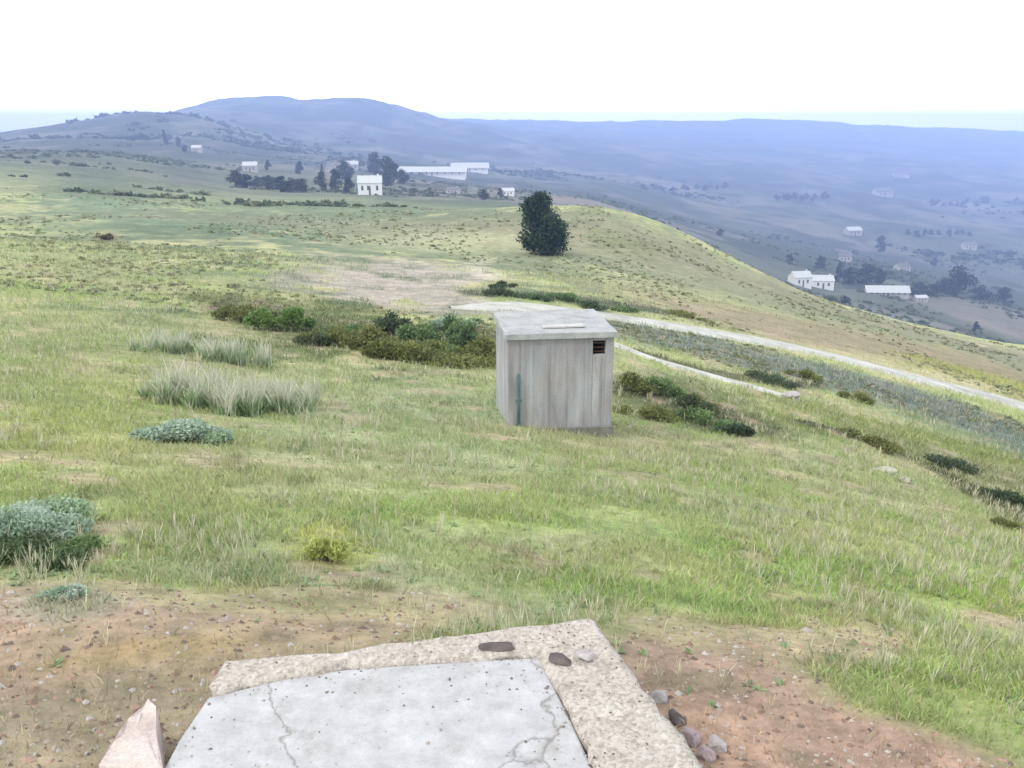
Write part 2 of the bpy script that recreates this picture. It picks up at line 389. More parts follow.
cc = mixc(t, 1.0, at.outputs['Color'], g1, 'MULTIPLY'); cc = mixc(t, 1.0, cc, g2, 'MULTIPLY'); cc = mixc(t, .8, cc, g3, 'MULTIPLY')
g4 = ramp(t, noise(t, pos, 1.1, 9, .75), [(.36, (.68, .72, .66)), (.5, (1, 1, 1)), (.64, (1.3, 1.24, 1.2))]); cc = mixc(t, .8, cc, g4, 'MULTIPLY')
t.links.new(cc, bs.inputs['Base Color'])
bp = N(t, 'ShaderNodeBump', Strength=.8, Distance=.05); t.links.new(noise(t, pos, 14, 8, .7), bp.inputs['Height']); t.links.new(bp.outputs[0], bs.inputs['Normal'])
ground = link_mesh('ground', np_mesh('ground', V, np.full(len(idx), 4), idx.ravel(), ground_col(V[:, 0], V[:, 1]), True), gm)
tag(ground, kind='structure')

# haze: even air over the whole valley
hz, t, bs = mat_base('hill_air'); t.nodes.remove(bs)
pv = N(t, 'ShaderNodeVolumePrincipled'); pv.inputs['Color'].default_value = (.42, .56, 1.0, 1); pv.inputs['Density'].default_value = .00046
pv.inputs['Anisotropy'].default_value = .1
t.links.new(pv.outputs[0], t.nodes['Material Output'].inputs['Volume'])
zlo, zhi = float(ZZ.min()) - 1.0, float(ZZ.max()) + 4
hb = MB().box((0, 2550, (zlo + zhi) / 2), (14400, 5300, zhi - zlo)).build('haze', hz)
tag(hb, kind='stuff')

# ------------------------------------------------------------------ roads
def ribbon(name, PL, w, mat, lift=.0, wv=.15):
    TAPER = .15 + .85 * ss(0, .18, 1 - np.arange(len(PL)) / len(PL))
    T = np.gradient(PL, axis=0); T /= np.linalg.norm(T, axis=1)[:, None]; Nn = np.stack([-T[:, 1], T[:, 0]], 1)
    V = []; m = 11
    for k in range(m):
        f = (k / (m - 1) - .5)
        ww = w * TAPER * (1 + wv * (fbm(PL[:, 0] * .7 + k, PL[:, 1] * .7, 2, 81) - .5) * 2)
        Q = PL + Nn * (f * ww)[:, None]
        z = ground_h(Q[:, 0], Q[:, 1]) + lift + .03 * (1 - (2 * f) ** 2) - (.10 if abs(f) > .49 else 0)
        V.append(np.stack([Q[:, 0], Q[:, 1], z], 1))
    V = np.array(V); n = len(PL); V = V.reshape(-1, 3)
    a, b_ = np.meshgrid(np.arange(m - 1), np.arange(n - 1), indexing='ij'); q = (a * n + b_).ravel()
    idx = np.stack([q, q + 1, q + n + 1, q + n], 1)[:, ::-1]
    o = link_mesh(name, np_mesh(name, V, np.full(len(idx), 4), idx.ravel(), None, True), mat)
    return tag(o, kind='structure')
gravel = stain_mat('pale_gravel', (.30, .30, .26), (.44, .45, .41), (.55, .55, .52), .9, .5)
ribbon('road', ROAD, 3.4, gravel)
ribbon('path', TRACK, .95, stain_mat('pale_path', (.30, .31, .26), (.48, .49, .44), (.6, .6, .56), 1.4, .5))

# ------------------------------------------------------------------ concrete platform at the photographer's feet
ZS = -1.65
outer = [(228, 664), (290, 660), (345, 658), (400, 646), (480, 636), (592, 622), (612, 652), (650, 702), (704, 775)]
inner = [(208, 697), (285, 678), (345, 669), (400, 665), (480, 660), (540, 657), (556, 690), (572, 722), (596, 775)]
oW = [Pz(*p, ZS) for p in outer]; iW = [Pz(*p, ZS) for p in inner]
def ext(a, b_, L): d = (b_ - a).normalized(); return b_ + d * L
oW.append(ext(oW[-2], oW[-1], .9)); iW.append(ext(iW[-2], iW[-1], .9))
lft = [iW[0], Pz(180, 738, ZS), Pz(160, 775, ZS)]; lft.append(ext(lft[-2], lft[-1], .9))
conc = stain_mat('smooth_concrete', (.415, .42, .43), (.44, .45, .465), (.465, .47, .485), .9, .25)
t = conc.node_tree; bs = t.nodes['Principled BSDF']; v = N(t, 'ShaderNodeTexCoord').outputs['Object']
nzv = N(t, 'ShaderNodeTexNoise', Scale=4.0, Detail=6); t.links.new(v, nzv.inputs['Vector'])
dv = mixc(t, .16, v, nzv.outputs['Color'], 'LINEAR_LIGHT')
vc = N(t, 'ShaderNodeTexVoronoi', feature='DISTANCE_TO_EDGE', Scale=1.5); t.links.new(dv, vc.inputs['Vector'])
crk = ramp(t, vc.outputs['Distance'], [(0, (.42, .40, .37)), (.006, (.8, .79, .77)), (.014, (1, 1, 1))])
spk = ramp(t, noise(t, v, 130, 3, .8), [(.28, (.70, .69, .67)), (.42, (1, 1, 1)), (.8, (1.06, 1.06, 1.06))])
stn = ramp(t, noise(t, v, 5, 9, .7), [(.30, (.80, .78, .74)), (.46, (1, 1, 1)), (.9, (1, 1, 1))])
old = bs.inputs['Base Color'].links[0].from_socket
cn = mixc(t, 1.0, mixc(t, 1.0, mixc(t, .75, old, crk, 'MULTIPLY'), spk, 'MULTIPLY'), stn, 'MULTIPLY'); t.links.new(cn, bs.inputs['Base Color'])
rimm, t, bs = mat_base('aggregate_concrete', .95)
v = N(t, 'ShaderNodeTexCoord').outputs['Object']
vo = N(t, 'ShaderNodeTexVoronoi', Scale=95.0); t.links.new(v, vo.inputs['Vector'])
a1 = ramp(t, noise(t, v, 11, 10, .78), [(.28, (.38, .33, .27)), (.40, (.60, .55, .50)), (.56, (.70, .66, .61)), (.72, (.76, .74, .71))])
vb = ramp(t, vo.outputs['Color'], [(.1, (.72, .70, .68)), (.5, (1., .98, .95)), (.9, (1.12, 1.12, 1.1))]); a2 = mixc(t, 1.0, a1, vb, 'MULTIPLY')
a3 = mixc(t, 1.0, a2, ramp(t, noise(t, v, 60, 6, .7), [(.3, (.75, .75, .75)), (.7, (1.1, 1.1, 1.1))]), 'MULTIPLY')
t.links.new(a3, bs.inputs['Base Color'])
bp = N(t, 'ShaderNodeBump', Strength=1.0, Distance=.02); t.links.new(noise(t, v, 45, 8, .75), bp.inputs['Height']); t.links.new(bp.outputs[0], bs.inputs['Normal'])
plat = empty('concrete_platform', (0.1, 2.0, ZS - .3), label='pale grey concrete slab with a crumbling tan rim, at the bottom of the view', cat='slab')
def toloc(p, root): return tuple(Vector(p) - root.location)
poly = [p for p in iW] + [p for p in reversed(lft[1:])]
m = MB(); n = len(poly)
top = [toloc(p + Vector((0, 0, .0)), plat) for p in poly]; bot = [(x, y, z - .35) for x, y, z in top]
m.v = top + bot; m.f = [list(range(n))[::-1]] + [[i, (i + 1) % n, n + (i + 1) % n, n + i] for i in range(n)]
so_ = m.build('slab', conc, plat, bevel=.008)
# rim: strip with worn, uneven surface
def resamp(A, k=14):
    out_ = []
    for a, b_ in zip(A[:-1], A[1:]):
        for i in range(k): out_.append(a.lerp(b_, i / k))
    return out_ + [A[-1]]
oR, iR = resamp(oW), resamp(iW); V = []; m_ = 14
for i, (a, b_) in enumerate(zip(oR, iR)):
    row = []
    for k in range(m_):
        f = k / (m_ - 1); p = a.lerp(b_, f)
        wob = (fbm(np.array([p.x * 9]), np.array([p.y * 9]), 4, 91)[0] - .5)
        edge = min(1, min(f, 1 - f) * 12)
        p = p + Vector((wob * .05 * (1 - edge), (fbm(np.array([p.x * 11 + 9]), np.array([p.y * 11]), 3, 92)[0] - .5) * .05 * (1 - edge), 0))
        p.z = ZS + .010 + .012 * edge + wob * .018
        row.append(toloc(p, plat))
    p0 = row[0]; p1 = row[-1]
    row = [(p0[0], p0[1] + .01, p0[2] - .35)] + row + [(p1[0], p1[1], p1[2] - .06)]
    V += row
nc = m_ + 2; m = MB(); m.v = V
for i in range(len(oR) - 1):
    for k in range(nc - 1): m.f.append([i * nc + k, i * nc + k + 1, (i + 1) * nc + k + 1, (i + 1) * nc + k][::1])
m.build('rim', rimm, plat, smooth=True)

# ------------------------------------------------------------------ stones
def rock_mesh(name, sx, sy, sz, seed, sub=3):
    import bmesh
    bm = bmesh.new(); bmesh.ops.create_icosphere(bm, subdivisions=sub, radius=1)
    rr = random.Random(seed); pl = [(Vector([rr.gauss(0, 1) for _ in range(3)]).normalized(), rr.uniform(.55, .85)) for _ in range(9)]
    for v_ in bm.verts:
        p = v_.co.copy()
        for nn, d in pl:
            e = p.dot(nn) - d
            if e > 0: p -= nn * e
        nx = fbm(np.array([p.x * 2 + seed]), np.array([p.y * 2 + p.z * 1.7]), 3, seed)[0] - .5
        p *= 1 + nx * .25; v_.co = Vector((p.x * sx, p.y * sy, p.z * sz))
    me = bpy.data.meshes.new(name); bm.to_mesh(me); bm.free()
    for p in me.polygons: p.use_smooth = False
    return me
st_pale = stain_mat('pale_stone', (.30, .29, .28), (.42, .40, .40), (.52, .49, .50), 6, .5)
st_pink = stain_mat('pinkish_stone', (.26, .20, .20), (.40, .32, .34), (.50, .42, .44), 8, .5)
st_dark = stain_mat('dark_stone', (.07, .06, .06), (.13, .11, .11), (.2, .17, .16), 9, .5)
st_lime = stain_mat('lichen_stone', (.30, .31, .22), (.42, .42, .33), (.5, .5, .42), 7, .5)
def stone(px, py, s, mat, label, seed, z=None, rz=0., name='stone', group=None):
    p = P(px, py) if z is None else tuple(Pz(px, py, z))
    o = link_mesh(name, rock_mesh(name, s[0], s[1], s[2], seed), mat)
    o.location = (p[0], p[1], p[2] + s[2] * .35); o.rotation_euler = (0, 0, rz)
    return tag(o, label, 'stone', group)
stone(497, 648, (.062, .026, .016), st_dark, 'flat dark brown stone lying on the far rim of the concrete slab', 3, ZS + .022, .05)
stone(560, 661, (.050, .022, .020), st_dark, 'black brown stone where the slab rim turns the corner', 5, ZS + .024, -.45)
stone(585, 657, (.030, .028, .022), st_pale, 'small pale grey stone on the slab corner right of the blackish stone', 8, ZS + .03)
stone(657, 700, (.042, .036, .030), st_pale, 'lilac grey stone against the outer side of the slab rim', 11, None, .4)
stone(676, 722, (.035, .045, .03), st_dark, 'dark stone wedged beside the slab edge in the rubble', 12, None, .2)
stone(690, 742, (.040, .04, .035), st_pink, 'pinkish stone in the rubble right of the slab', 13, None, .9)
stone(706, 758, (.032, .03, .03), st_pink, 'smaller reddish stone at the lower end of the slab rubble', 14, None, .1)
stone(718, 748, (.036, .04, .028), st_pale, 'light grey stone in the soil at the lower end of the slab rubble', 15, None, .5)
stone(790, 397, (.32, .22, .15), st_pale, 'pale boulder on the edge of the field below the road', 21, None, .3, 'boulder')
stone(884, 472, (.24, .16, .10), st_lime, 'yellowish pale boulder in the grass by the dark bank on the right', 22, None, .1, 'boulder')
stone(905, 482, (.12, .10, .07), st_lime, 'smaller yellowish stone right of the yellowish pale boulder', 23, None, .1)
# broken concrete chunk, left of the slab
ch_root = empty('concrete_rubble', tuple(Pz(128, 745, ZS - .02)), label='broken pinkish white concrete chunk left of the slab, bottom left', cat='rubble')
cpx = [(152, 702), (160, 712), (158, 738), (163, 775), (98, 775), (108, 752), (122, 738), (132, 722), (146, 712)]
cp = [Pz(*p, ZS + .0) for p in cpx]; m = MB(); n = len(cp)
ctr = sum(cp, Vector()) / n
ring = []
for lv, (sc_, z_) in enumerate([(1.10, -.2), (1.06, -.05), (1.0, .02), (.9, .022), (.6, .026)]):
    for k, p in enumerate(cp):
        q = ctr + (p - ctr) * sc_ + Vector((random.uniform(-.01, .01), random.uniform(-.01, .01), z_ + random.uniform(-.008, .008)))
        m.v.append(toloc(q, ch_root))
for lv in range(4):
    for k in range(n): m.f.append([lv * n + k, lv * n + (k + 1) % n, (lv + 1) * n + (k + 1) % n, (lv + 1) * n + k][::-1])
m.v.append(toloc(ctr + Vector((0, 0, .026)), ch_root)); L_ = len(m.v) - 1
for k in range(n): m.f.append([4 * n + k, 4 * n + (k + 1) % n, L_][::-1])
m.build('chunk', stain_mat('pinkish_concrete', (.44, .36, .34), (.54, .46, .43), (.62, .56, .52), 6, .4), ch_root, bevel=.004)

# ------------------------------------------------------------------ the concrete hut
hx, hy, hzz = P(560, 431)
hut = empty('concrete_hut', (hx, hy, hzz - .12), R(7), label='small square weathered concrete hut with a flat slab roof on the grassy slope', cat='hut')
k_ = hy / (math.cos(PITCH) + (384 - 431) / F * math.sin(PITCH)) / F       # metres per pixel at the hut
w = 105 * k_; dp = 1.04 * w; hh = (431 - 336) * k_ * 1.0 + .12
hutm, t, bs = mat_base('weathered_concrete', .93)
tcn = N(t, 'ShaderNodeTexCoord'); v = tcn.outputs['Object']
mpn = N(t, 'ShaderNodeMapping'); mpn.inputs['Scale'].default_value = (1, 1, .13); t.links.new(v, mpn.inputs[0])
sx = N(t, 'ShaderNodeSeparateXYZ'); t.links.new(v, sx.inputs[0])
st = ramp(t, noise(t, mpn.outputs[0], 5.5, 7, .62), [(.28, (.22, .215, .22)), (.42, (.33, .325, .325)), (.58, (.42, .425, .43)), (.75, (.50, .50, .505))])
bl = ramp(t, noise(t, v, 1.4, 5, .5), [(.4, (1.0, .97, .98)), (.62, (.96, 1.03, 1.10))])
c1 = mixc(t, 1.0, st, bl, 'MULTIPLY')
mr = N(t, 'ShaderNodeMapRange'); mr.inputs['From Min'].default_value = hh * .62; mr.inputs['From Max'].default_value = hh
t.links.new(sx.outputs['Z'], mr.inputs['Value'])
adw = N(t, 'ShaderNodeMath', operation='MULTIPLY'); t.links.new(mr.outputs[0], adw.inputs[0]); t.links.new(noise(t, mpn.outputs[0], 9, 4, .6), adw.inputs[1])
c2 = mixc(t, adw.outputs[0], c1, (.19, .165, .17))            # damp rusty-grey weathering that runs down from the roof joint
gr = ramp(t, noise(t, v, 40, 6, .7), [(.25, (.75, .75, .75)), (.75, (1.12, 1.12, 1.12))])
c3 = mixc(t, 1.0, c2, gr, 'MULTIPLY'); t.links.new(c3, bs.inputs['Base Color'])
bp = N(t, 'ShaderNodeBump', Strength=.5, Distance=.01); t.links.new(noise(t, v, 30, 8, .7), bp.inputs['Height']); t.links.new(bp.outputs[0], bs.inputs['Normal'])
th = .11; ox0, ox1 = w * .30, w * .42; oz0, oz1 = hh - .30, hh - .06         # vent opening in the front, upper right
m = MB(); B = -.45
def bx(x0, x1, y0, y1, z0, z1): m.box(((x0 + x1) / 2, (y0 + y1) / 2, (z0 + z1) / 2), (x1 - x0, y1 - y0, z1 - z0))
hw = w / 2
bx(-hw, ox0, 0, th, B, hh); bx(ox1, hw, 0, th, B, hh); bx(ox0, ox1, 0, th, B, oz0); bx(ox0, ox1, 0, th, oz1, hh)
bx(-hw, -hw + th, th, dp - th, B, hh); bx(hw - th, hw, th, dp - th, B, hh); bx(-hw, hw, dp - th, dp, B, hh)
m.build('wall', hutm, hut, bevel=.012)
# board marks: shallow raised fins left by the shuttering
m = MB()
for k in range(6):
    x = -hw + w * (k + .6) / 6.4 + random.uniform(-.03, .03)
    if ox0 - .03 < x < ox1 + .03: m.box((x, -.004, (B + oz0 - .05) / 2), (.012, .010, oz0 - .05 - B))
    else: m.box((x, -.004, (B + hh - .03) / 2), (.012, .010, hh - .03 - B))
m.build('shutter_mark', hutm, hut)
roofm = stain_mat('pale_roof_concrete', (.27, .28, .29), (.37, .385, .395), (.45, .46, .46), 3, .4)
m = MB(); ov = .05
nx_, ny_ = 24, 24
m.v = []
for lz in (0, 1):
    for j in range(ny_ + 1):
        for i in range(nx_ + 1):
            x = -hw - ov + (w + 2 * ov) * i / nx_; y = -ov + (dp + 2 * ov) * j / ny_
            ed = (i in (0, nx_)) or (j in (0, ny_))
            zz = hh + (.11 + .012 * (fbm(np.array([x * 4]), np.array([y * 4]), 3, 5)[0] - .5) * 2 - (.012 if ed else 0)) * lz + (.002 if not lz else 0)
            wob = (fbm(np.array([x * 7 + lz]), np.array([y * 7]), 3, 15)[0] - .5) * .03 if ed else 0
            m.v.append((x + wob, y + wob, zz))
Q = (nx_ + 1) * (ny_ + 1)
for j in range(ny_):
    for i in range(nx_):
        a = j * (nx_ + 1) + i
        m.f.append([Q + a, Q + a + 1, Q + a + nx_ + 2, Q + a + nx_ + 1]); m.f.append([a + nx_ + 1, a + nx_ + 2, a + 1, a])
for i in range(nx_):
    a = i; m.f.append([a, a + 1, Q + a + 1, Q + a]); a = ny_ * (nx_ + 1) + i; m.f.append([a + 1, a, Q + a, Q + a + 1])
for j in range(ny_):
    a = j * (nx_ + 1); b_ = a + nx_ + 1; m.f.append([b_, a, Q + a, Q + b_]); a += nx_; b_ += nx_; m.f.append([a, b_, Q + b_, Q + a])
m.build('roof', roofm, hut)
m = MB(); m.box((hw * .1, dp * .18, hh + .135), (w * .40, .16, .035), .05, .006); m.build('roof_ridge', stain_mat('lime_mortar', (.42, .42, .40), (.5, .5, .48), (.55, .55, .53), 4, .4), hut, bevel=.008)
m = MB(); m.box((0, -.035, -.12), (w + .04, .06, .62)); m.build('plinth', stain_mat('contact_shade_concrete', (.12, .13, .11), (.2, .2, .18), (.27, .27, .25), 4, .4), hut, bevel=.01)  # plinth coloured dark, painting in the contact shadow along the foot of the hut
metal = stain_mat('verdigris_pipe', (.06, .12, .12), (.09, .17, .17), (.12, .2, .2), 6, .2, .6)
m = MB(); xx = -hw + w * .10; m.tube([(xx, -.05, -.1), (xx, -.05, hh * .42), (xx, -.045, hh * .60), (xx, -.0, hh * .66)], [.028] * 4, 10); pipe = m.build('pipe', metal, hut, smooth=True)
for zc in (.25, .7):
    m = MB(); m.box((xx, -.03, zc), (.09, .07, .03)); m.build('pipe_bracket', metal, pipe)
m = MB()
for k in range(3): m.box(((ox0 + ox1) / 2, .07, oz0 + .04 + k * .075), (ox1 - ox0, .02, .012), 0, 0, .5)
m.build('vent_louvre', stain_mat('rusty_steel', (.05, .035, .03), (.09, .06, .045), (.14, .08, .05), 9, .3), hut)

# ------------------------------------------------------------------ foliage builders
LEAF = leaf_mat('leaf')
def leaf_cloud(name, centers, radii, n, size, cols, up=0.0, aspect=.5, shell=.5, seed=1, flat=1.0):
    """small leaf blades spread through overlapping lumps"""
    g = np.random.default_rng(seed); centers = np.array(centers, float); radii = np.array(radii, float)
    if radii.ndim == 1: radii = np.repeat(radii[:, None], 3, 1)
    wt = np.prod(radii, 1) ** .67; k = g.choice(len(centers), n, p=wt / wt.sum())
    d = g.normal(size=(n, 3)); d /= np.linalg.norm(d, axis=1)[:, None]
    rad = (shell + (1 - shell) * g.random(n)) ** .8 * (1 + .12 * g.normal(size=n))
    p = centers[k] + d * radii[k] * rad[:, None]
    a = d * .6 + g.normal(size=(n, 3)) * .8; a[:, 2] = a[:, 2] * flat + up; a /= np.linalg.norm(a, axis=1)[:, None]
    bb = np.cross(a, g.normal(size=(n, 3))); bb /= np.linalg.norm(bb, axis=1)[:, None] + 1e-9
    s = size * (.6 + .8 * g.random(n))[:, None]
    Vv = np.stack([p - a * s * .5, p + bb * s * aspect * .5, p + a * s * .5, p - bb * s * aspect * .5], 1)
    cols = np.array(cols, float); lump = cols[g.integers(0, len(cols), len(centers))][k]; ind = cols[g.integers(0, len(cols), n)]
    cc = (lump * .6 + ind * .4) * (.8 + .4 * g.random(n))[:, None]
    me = np_mesh(name, Vv.reshape(-1, 3), np.full(n, 4), np.arange(4 * n), np.repeat(cc, 4, 0))
    return me
BARK = stain_mat('grey_brown_bark', (.07, .055, .04), (.12, .095, .07), (.17, .14, .11), 8, .6)
def twigs(cs, base, r0, seed):
    m = MB(); rr = random.Random(seed)
    for c_ in cs:
        mid = Vector(base).lerp(Vector(c_), .5) + Vector((rr.uniform(-.1, .1), rr.uniform(-.1, .1), .1)) * (Vector(c_) - Vector(base)).length
        m.tube([base, tuple(mid), tuple(c_)], [r0, r0 * .6, r0 * .25], 5)
    return m
def shrub(px, py, wpx, hpx, cols, label, n=2500, leaf=.05, seed=1, name='shrub', group=None, lumps=7, depth=1.0, up=.3, aspect=.45):
    x, y, z = P(px, py); k = y / (math.cos(PITCH) + (384 - py) / F * math.sin(PITCH)) / F
    wd, ht = wpx * k, hpx * k; root = empty(name, (x, y, z), 0, label=label, cat='shrub', group=group)
    rr = random.Random(seed); cs = []; rs = []
    for i in range(lumps):
        a = rr.uniform(-1, 1); b_ = rr.uniform(-1, 1)
        px_, py_ = a * wd * .36, b_ * wd * .30 * depth
        hz_ = ht * (1 - .5 * abs(a)) * rr.uniform(.55, .85)
        rx_ = wd * rr.uniform(.15, .24)
        zoff = gz(x + px_, y + py_) - z
        cs.append((px_, py_, zoff + hz_ * .6)); rs.append((rx_, rx_, hz_ * .45))
    link_mesh('foliage', leaf_cloud('foliage', cs, rs, n, leaf, cols, up, aspect, .25, seed), LEAF, root)
    twigs(cs, (0, 0, -.03), max(.008, ht * .02), seed).build('stem', BARK, root)
    return root
BLUE_G = [(.34, .44, .34), (.42, .52, .42), (.26, .37, .26), (.48, .56, .48), (.30, .42, .22)]
GREEN = [(.14, .22, .09), (.18, .27, .11), (.09, .15, .06)]
OLV = [(.17, .19, .06), (.13, .15, .05), (.22, .24, .085)]
DKG = [(.065, .095, .05), (.095, .13, .07), (.05, .075, .04)]
BRI = [(.16, .27, .07), (.22, .34, .12), (.12, .20, .05)]
YEL = [(.46, .50, .17), (.52, .54, .22), (.36, .45, .16)]
shrub(185, 440, 84, 26, BLUE_G, 'low blue green bush in front of the tall pale grass clump', 14000, .04, 2, lumps=11)
shrub(30, 532, 130, 38, BLUE_G, 'blue green bush at the left edge with dark green leaves at its foot', 20000, .026, 3, lumps=13)
shrub(40, 556, 130, 24, DKG + GREEN + GREEN, 'dark green low plants along the foot of the blue green bush at the left edge', 9000, .024, 4)
shrub(66, 598, 44, 16, BLUE_G, 'small blue green bush on the bare soil below the left edge bush', 4500, .02, 5)
shrub(330, 562, 46, 44, YEL, 'yellow green leafy plant on the short grass left of the middle', 2600, .03, 6, name='plant', up=1.2, aspect=.3)
# thicket on the bank above the hut
bank = [(265, 330, 26, 22, BRI, 'bright green bush at the left end of the thicket'), (300, 330, 22, 28, BRI, 'brightest fresh green bush in the thicket left of the hut'),
        (238, 320, 34, 15, OLV, 'low olive bush left of the bright green bushes'), (335, 345, 42, 22, OLV, 'olive bush between the bright green and the dark thicket bushes'),
        (370, 352, 44, 26, OLV, 'olive bush low in the middle of the thicket'), (395, 335, 30, 24, DKG, 'darkest bush of the thicket, at its upper edge'),
        (418, 345, 28, 30, GREEN, 'upright green bush right of the darkest thicket bush'), (445, 345, 28, 34, DKG + GREEN, 'tall dark green bush in the right part of the thicket'),
        (470, 350, 30, 30, GREEN, 'green bush just left of the concrete hut'), (410, 360, 60, 18, OLV, 'wide low olive bush along the foot of the thicket'), (460, 364, 56, 16, OLV, 'low olive bush at the foot of the thicket beside the hut')]
bank += [(285, 322, 34, 14, OLV + GREEN, 'small mixed bush just above the bright green bushes'), (352, 338, 36, 16, GREEN, 'mid green bush above the olive ones in the middle of the thicket'), (380, 358, 40, 18, OLV, 'olive bush at the front of the thicket centre'),
    (432, 358, 40, 18, OLV + GREEN, 'mixed olive and green bush at the foot of the tall dark bush'), (482, 360, 30, 24, OLV, 'olive bush pressed against the left wall of the hut'), (316, 346, 30, 12, DKG, 'small dark bush at the front left of the thicket'), (455, 328, 36, 14, BLUE_G + GREEN, 'grey green bush along the top edge of the thicket near the hut')]
for i, (a, b_, c_, d_, cl, lb) in enumerate(bank):
    shrub(a, b_, c_ * 1.6, d_ * 1.3, cl, lb, 3000, .10, 20 + i, group='bushes of the thicket left of the hut', lumps=6)
# scrub on the lower bank right of the hut
rb = [(632, 392, 30, 26, DKG + OLV, 'dark scrub bush touching the right side of the hut'), (662, 396, 34, 24, GREEN, 'dark green scrub bush second from the hut'), (640, 414, 46, 16, OLV, 'low olive scrub below the dark bush by the hut'),
      (690, 410, 44, 20, OLV + DKG, 'olive brown scrub bush in the middle of the lower bank'), (700, 425, 50, 16, GREEN, 'low green scrub along the foot of the lower bank'), (738, 436, 32, 14, DKG, 'small dark scrub bush at the right end of the lower bank'),
      (770, 382, 40, 12, DKG, 'dark bush on the edge under the pale track'), (802, 378, 26, 12, OLV, 'olive bush on the edge right of the dark bush under the track'),
      (855, 400, 26, 12, OLV, 'small olive bush in the sage strip below the road'), (870, 446, 50, 14, OLV, 'olive bush on the crest of the right slope'), (955, 470, 50, 12, DKG, 'dark low bush on the crest of the right slope'), (1010, 506, 44, 16, DKG, 'dark bush on the crest at the right edge')]
for i, (a, b_, c_, d_, cl, lb) in enumerate(rb):
    shrub(a, b_, c_ * 1.4, d_ * 1.15, cl, lb, 2200, .075, 50 + i, group='scrub on the bank right of the hut', lumps=6)
sm = [(530, 298, 40, 9, DKG + GREEN, 'low dark green bush on the verge just behind the hut roof'), (505, 288, 30, 9, DKG, 'small dark bush left of the verge above the hut roof'), (566, 300, 40, 8, GREEN, 'low green bush on the verge left of the dark one by the road'), (625, 312, 36, 7, GREEN, 'low green bush on the roadside right of the hut roof'), (690, 318, 44, 6, OLV, 'low olive bush on the far roadside'), (495, 295, 34, 12, DKG, 'dark bush on the verge above the hut roof'), (590, 308, 40, 9, DKG, 'dark low bush by the road above the right end of the hut roof'), (108, 240, 14, 10, [(.12, .095, .05), (.15, .12, .07)], 'lone brown bush on the far left hillside'),
      (1002, 528, 26, 10, OLV, 'small olive tuft below the crest at the right edge'), (527, 250, 10, 16, DKG, 'thin dark bush at the left foot of the lone tree')]
for i, (a, b_, c_, d_, cl, lb) in enumerate(sm):
    shrub(a, b_, c_ * 1.1, d_, cl, lb, 1500, .12, 70 + i, lumps=5)
# tall pale feathery grass clumps (left, middle distance)
def tall_grass(px, py, wpx, hpx, label, seed, n=900):
    x, y, z = P(px, py); k = y / (math.cos(PITCH) + (384 - py) / F * math.sin(PITCH)) / F
    wd, ht = wpx * k, hpx * k; g = np.random.default_rng(seed)
    root = empty('tall_grass', (x, y, z), 0, label=label, cat='grass clump', group='tall pale grass clumps on the left slope')
    TC = np.stack([g.uniform(-.55, .55, 16) * wd, g.uniform(-1.0, 1.0, 16) * wd * .8], 1)
    def blades(nn, hmin, hmax, wdt, cols, lean):
        q = g.integers(0, 16, nn); bx_ = TC[q, 0] + g.normal(size=nn) * wd * .05; by_ = TC[q, 1] + g.normal(size=nn) * wd * .05
        bz = ground_h(x + bx_, y + by_) - z - .02; hh_ = ht * g.uniform(hmin, hmax, nn) * (.35 + .5 * g.random(16))[q]
        an = g.uniform(0, 2 * math.pi, nn); ln = hh_ * g.uniform(0, lean, nn); ca, sa = np.cos(an), np.sin(an)
        fa = g.uniform(0, 2 * math.pi, nn); wx_, wy_ = np.cos(fa) * wdt, np.sin(fa) * wdt
        Vv = np.stack([np.stack([bx_ - wx_, by_ - wy_, bz], 1), np.stack([bx_ + wx_, by_ + wy_, bz], 1),
                       np.stack([bx_ + ca * ln * .4 + wx_ * .8, by_ + sa * ln * .4 + wy_ * .8, bz + hh_ * .6], 1), np.stack([bx_ + ca * ln, by_ + sa * ln, bz + hh_], 1),
                       np.stack([bx_ + ca * ln * .4 - wx_ * .8, by_ + sa * ln * .4 - wy_ * .8, bz + hh_ * .6], 1)], 1)
        cc = np.array(cols)[g.integers(0, len(cols), nn)] * g.uniform(.8, 1.2, nn)[:, None]
        return Vv, cc
    V1, C1 = blades(n, .25, .6, .010, [(.24, .36, .17), (.32, .42, .24)], .8)
    V2, C2 = blades(n // 2, .6, 1.05, .007, [(.58, .58, .46), (.62, .62, .52), (.44, .50, .34)], .6)
    for nm, Vv, cc in (('leaves', V1, C1), ('dry_stalks', V2, C2)):
        nn = len(Vv); link_mesh(nm, np_mesh(nm, Vv.reshape(-1, 3), np.full(nn, 5), np.arange(5 * nn), np.repeat(cc, 5, 0)), LEAF, root)
for i, (a, b_, c_, d_, lb) in enumerate([(178, 402, 60, 62, 'pale feathery tall grass right behind the low blue green bush'), (215, 410, 70, 58, 'widest tall pale grass clump with green leaves at its foot'),
        (258, 412, 66, 56, 'tall pale grass clump to the right of the widest one'), (292, 404, 50, 46, 'rightmost tall pale grass clump, shorter and greyer'), (165, 352, 44, 34, 'small upper clump of pale stalks behind the tall grass'), (230, 362, 60, 40, 'upper clump of dry stalks behind the widest grass clump')]):
    tall_grass(a, b_, c_, d_, lb, 100 + i, 1300)

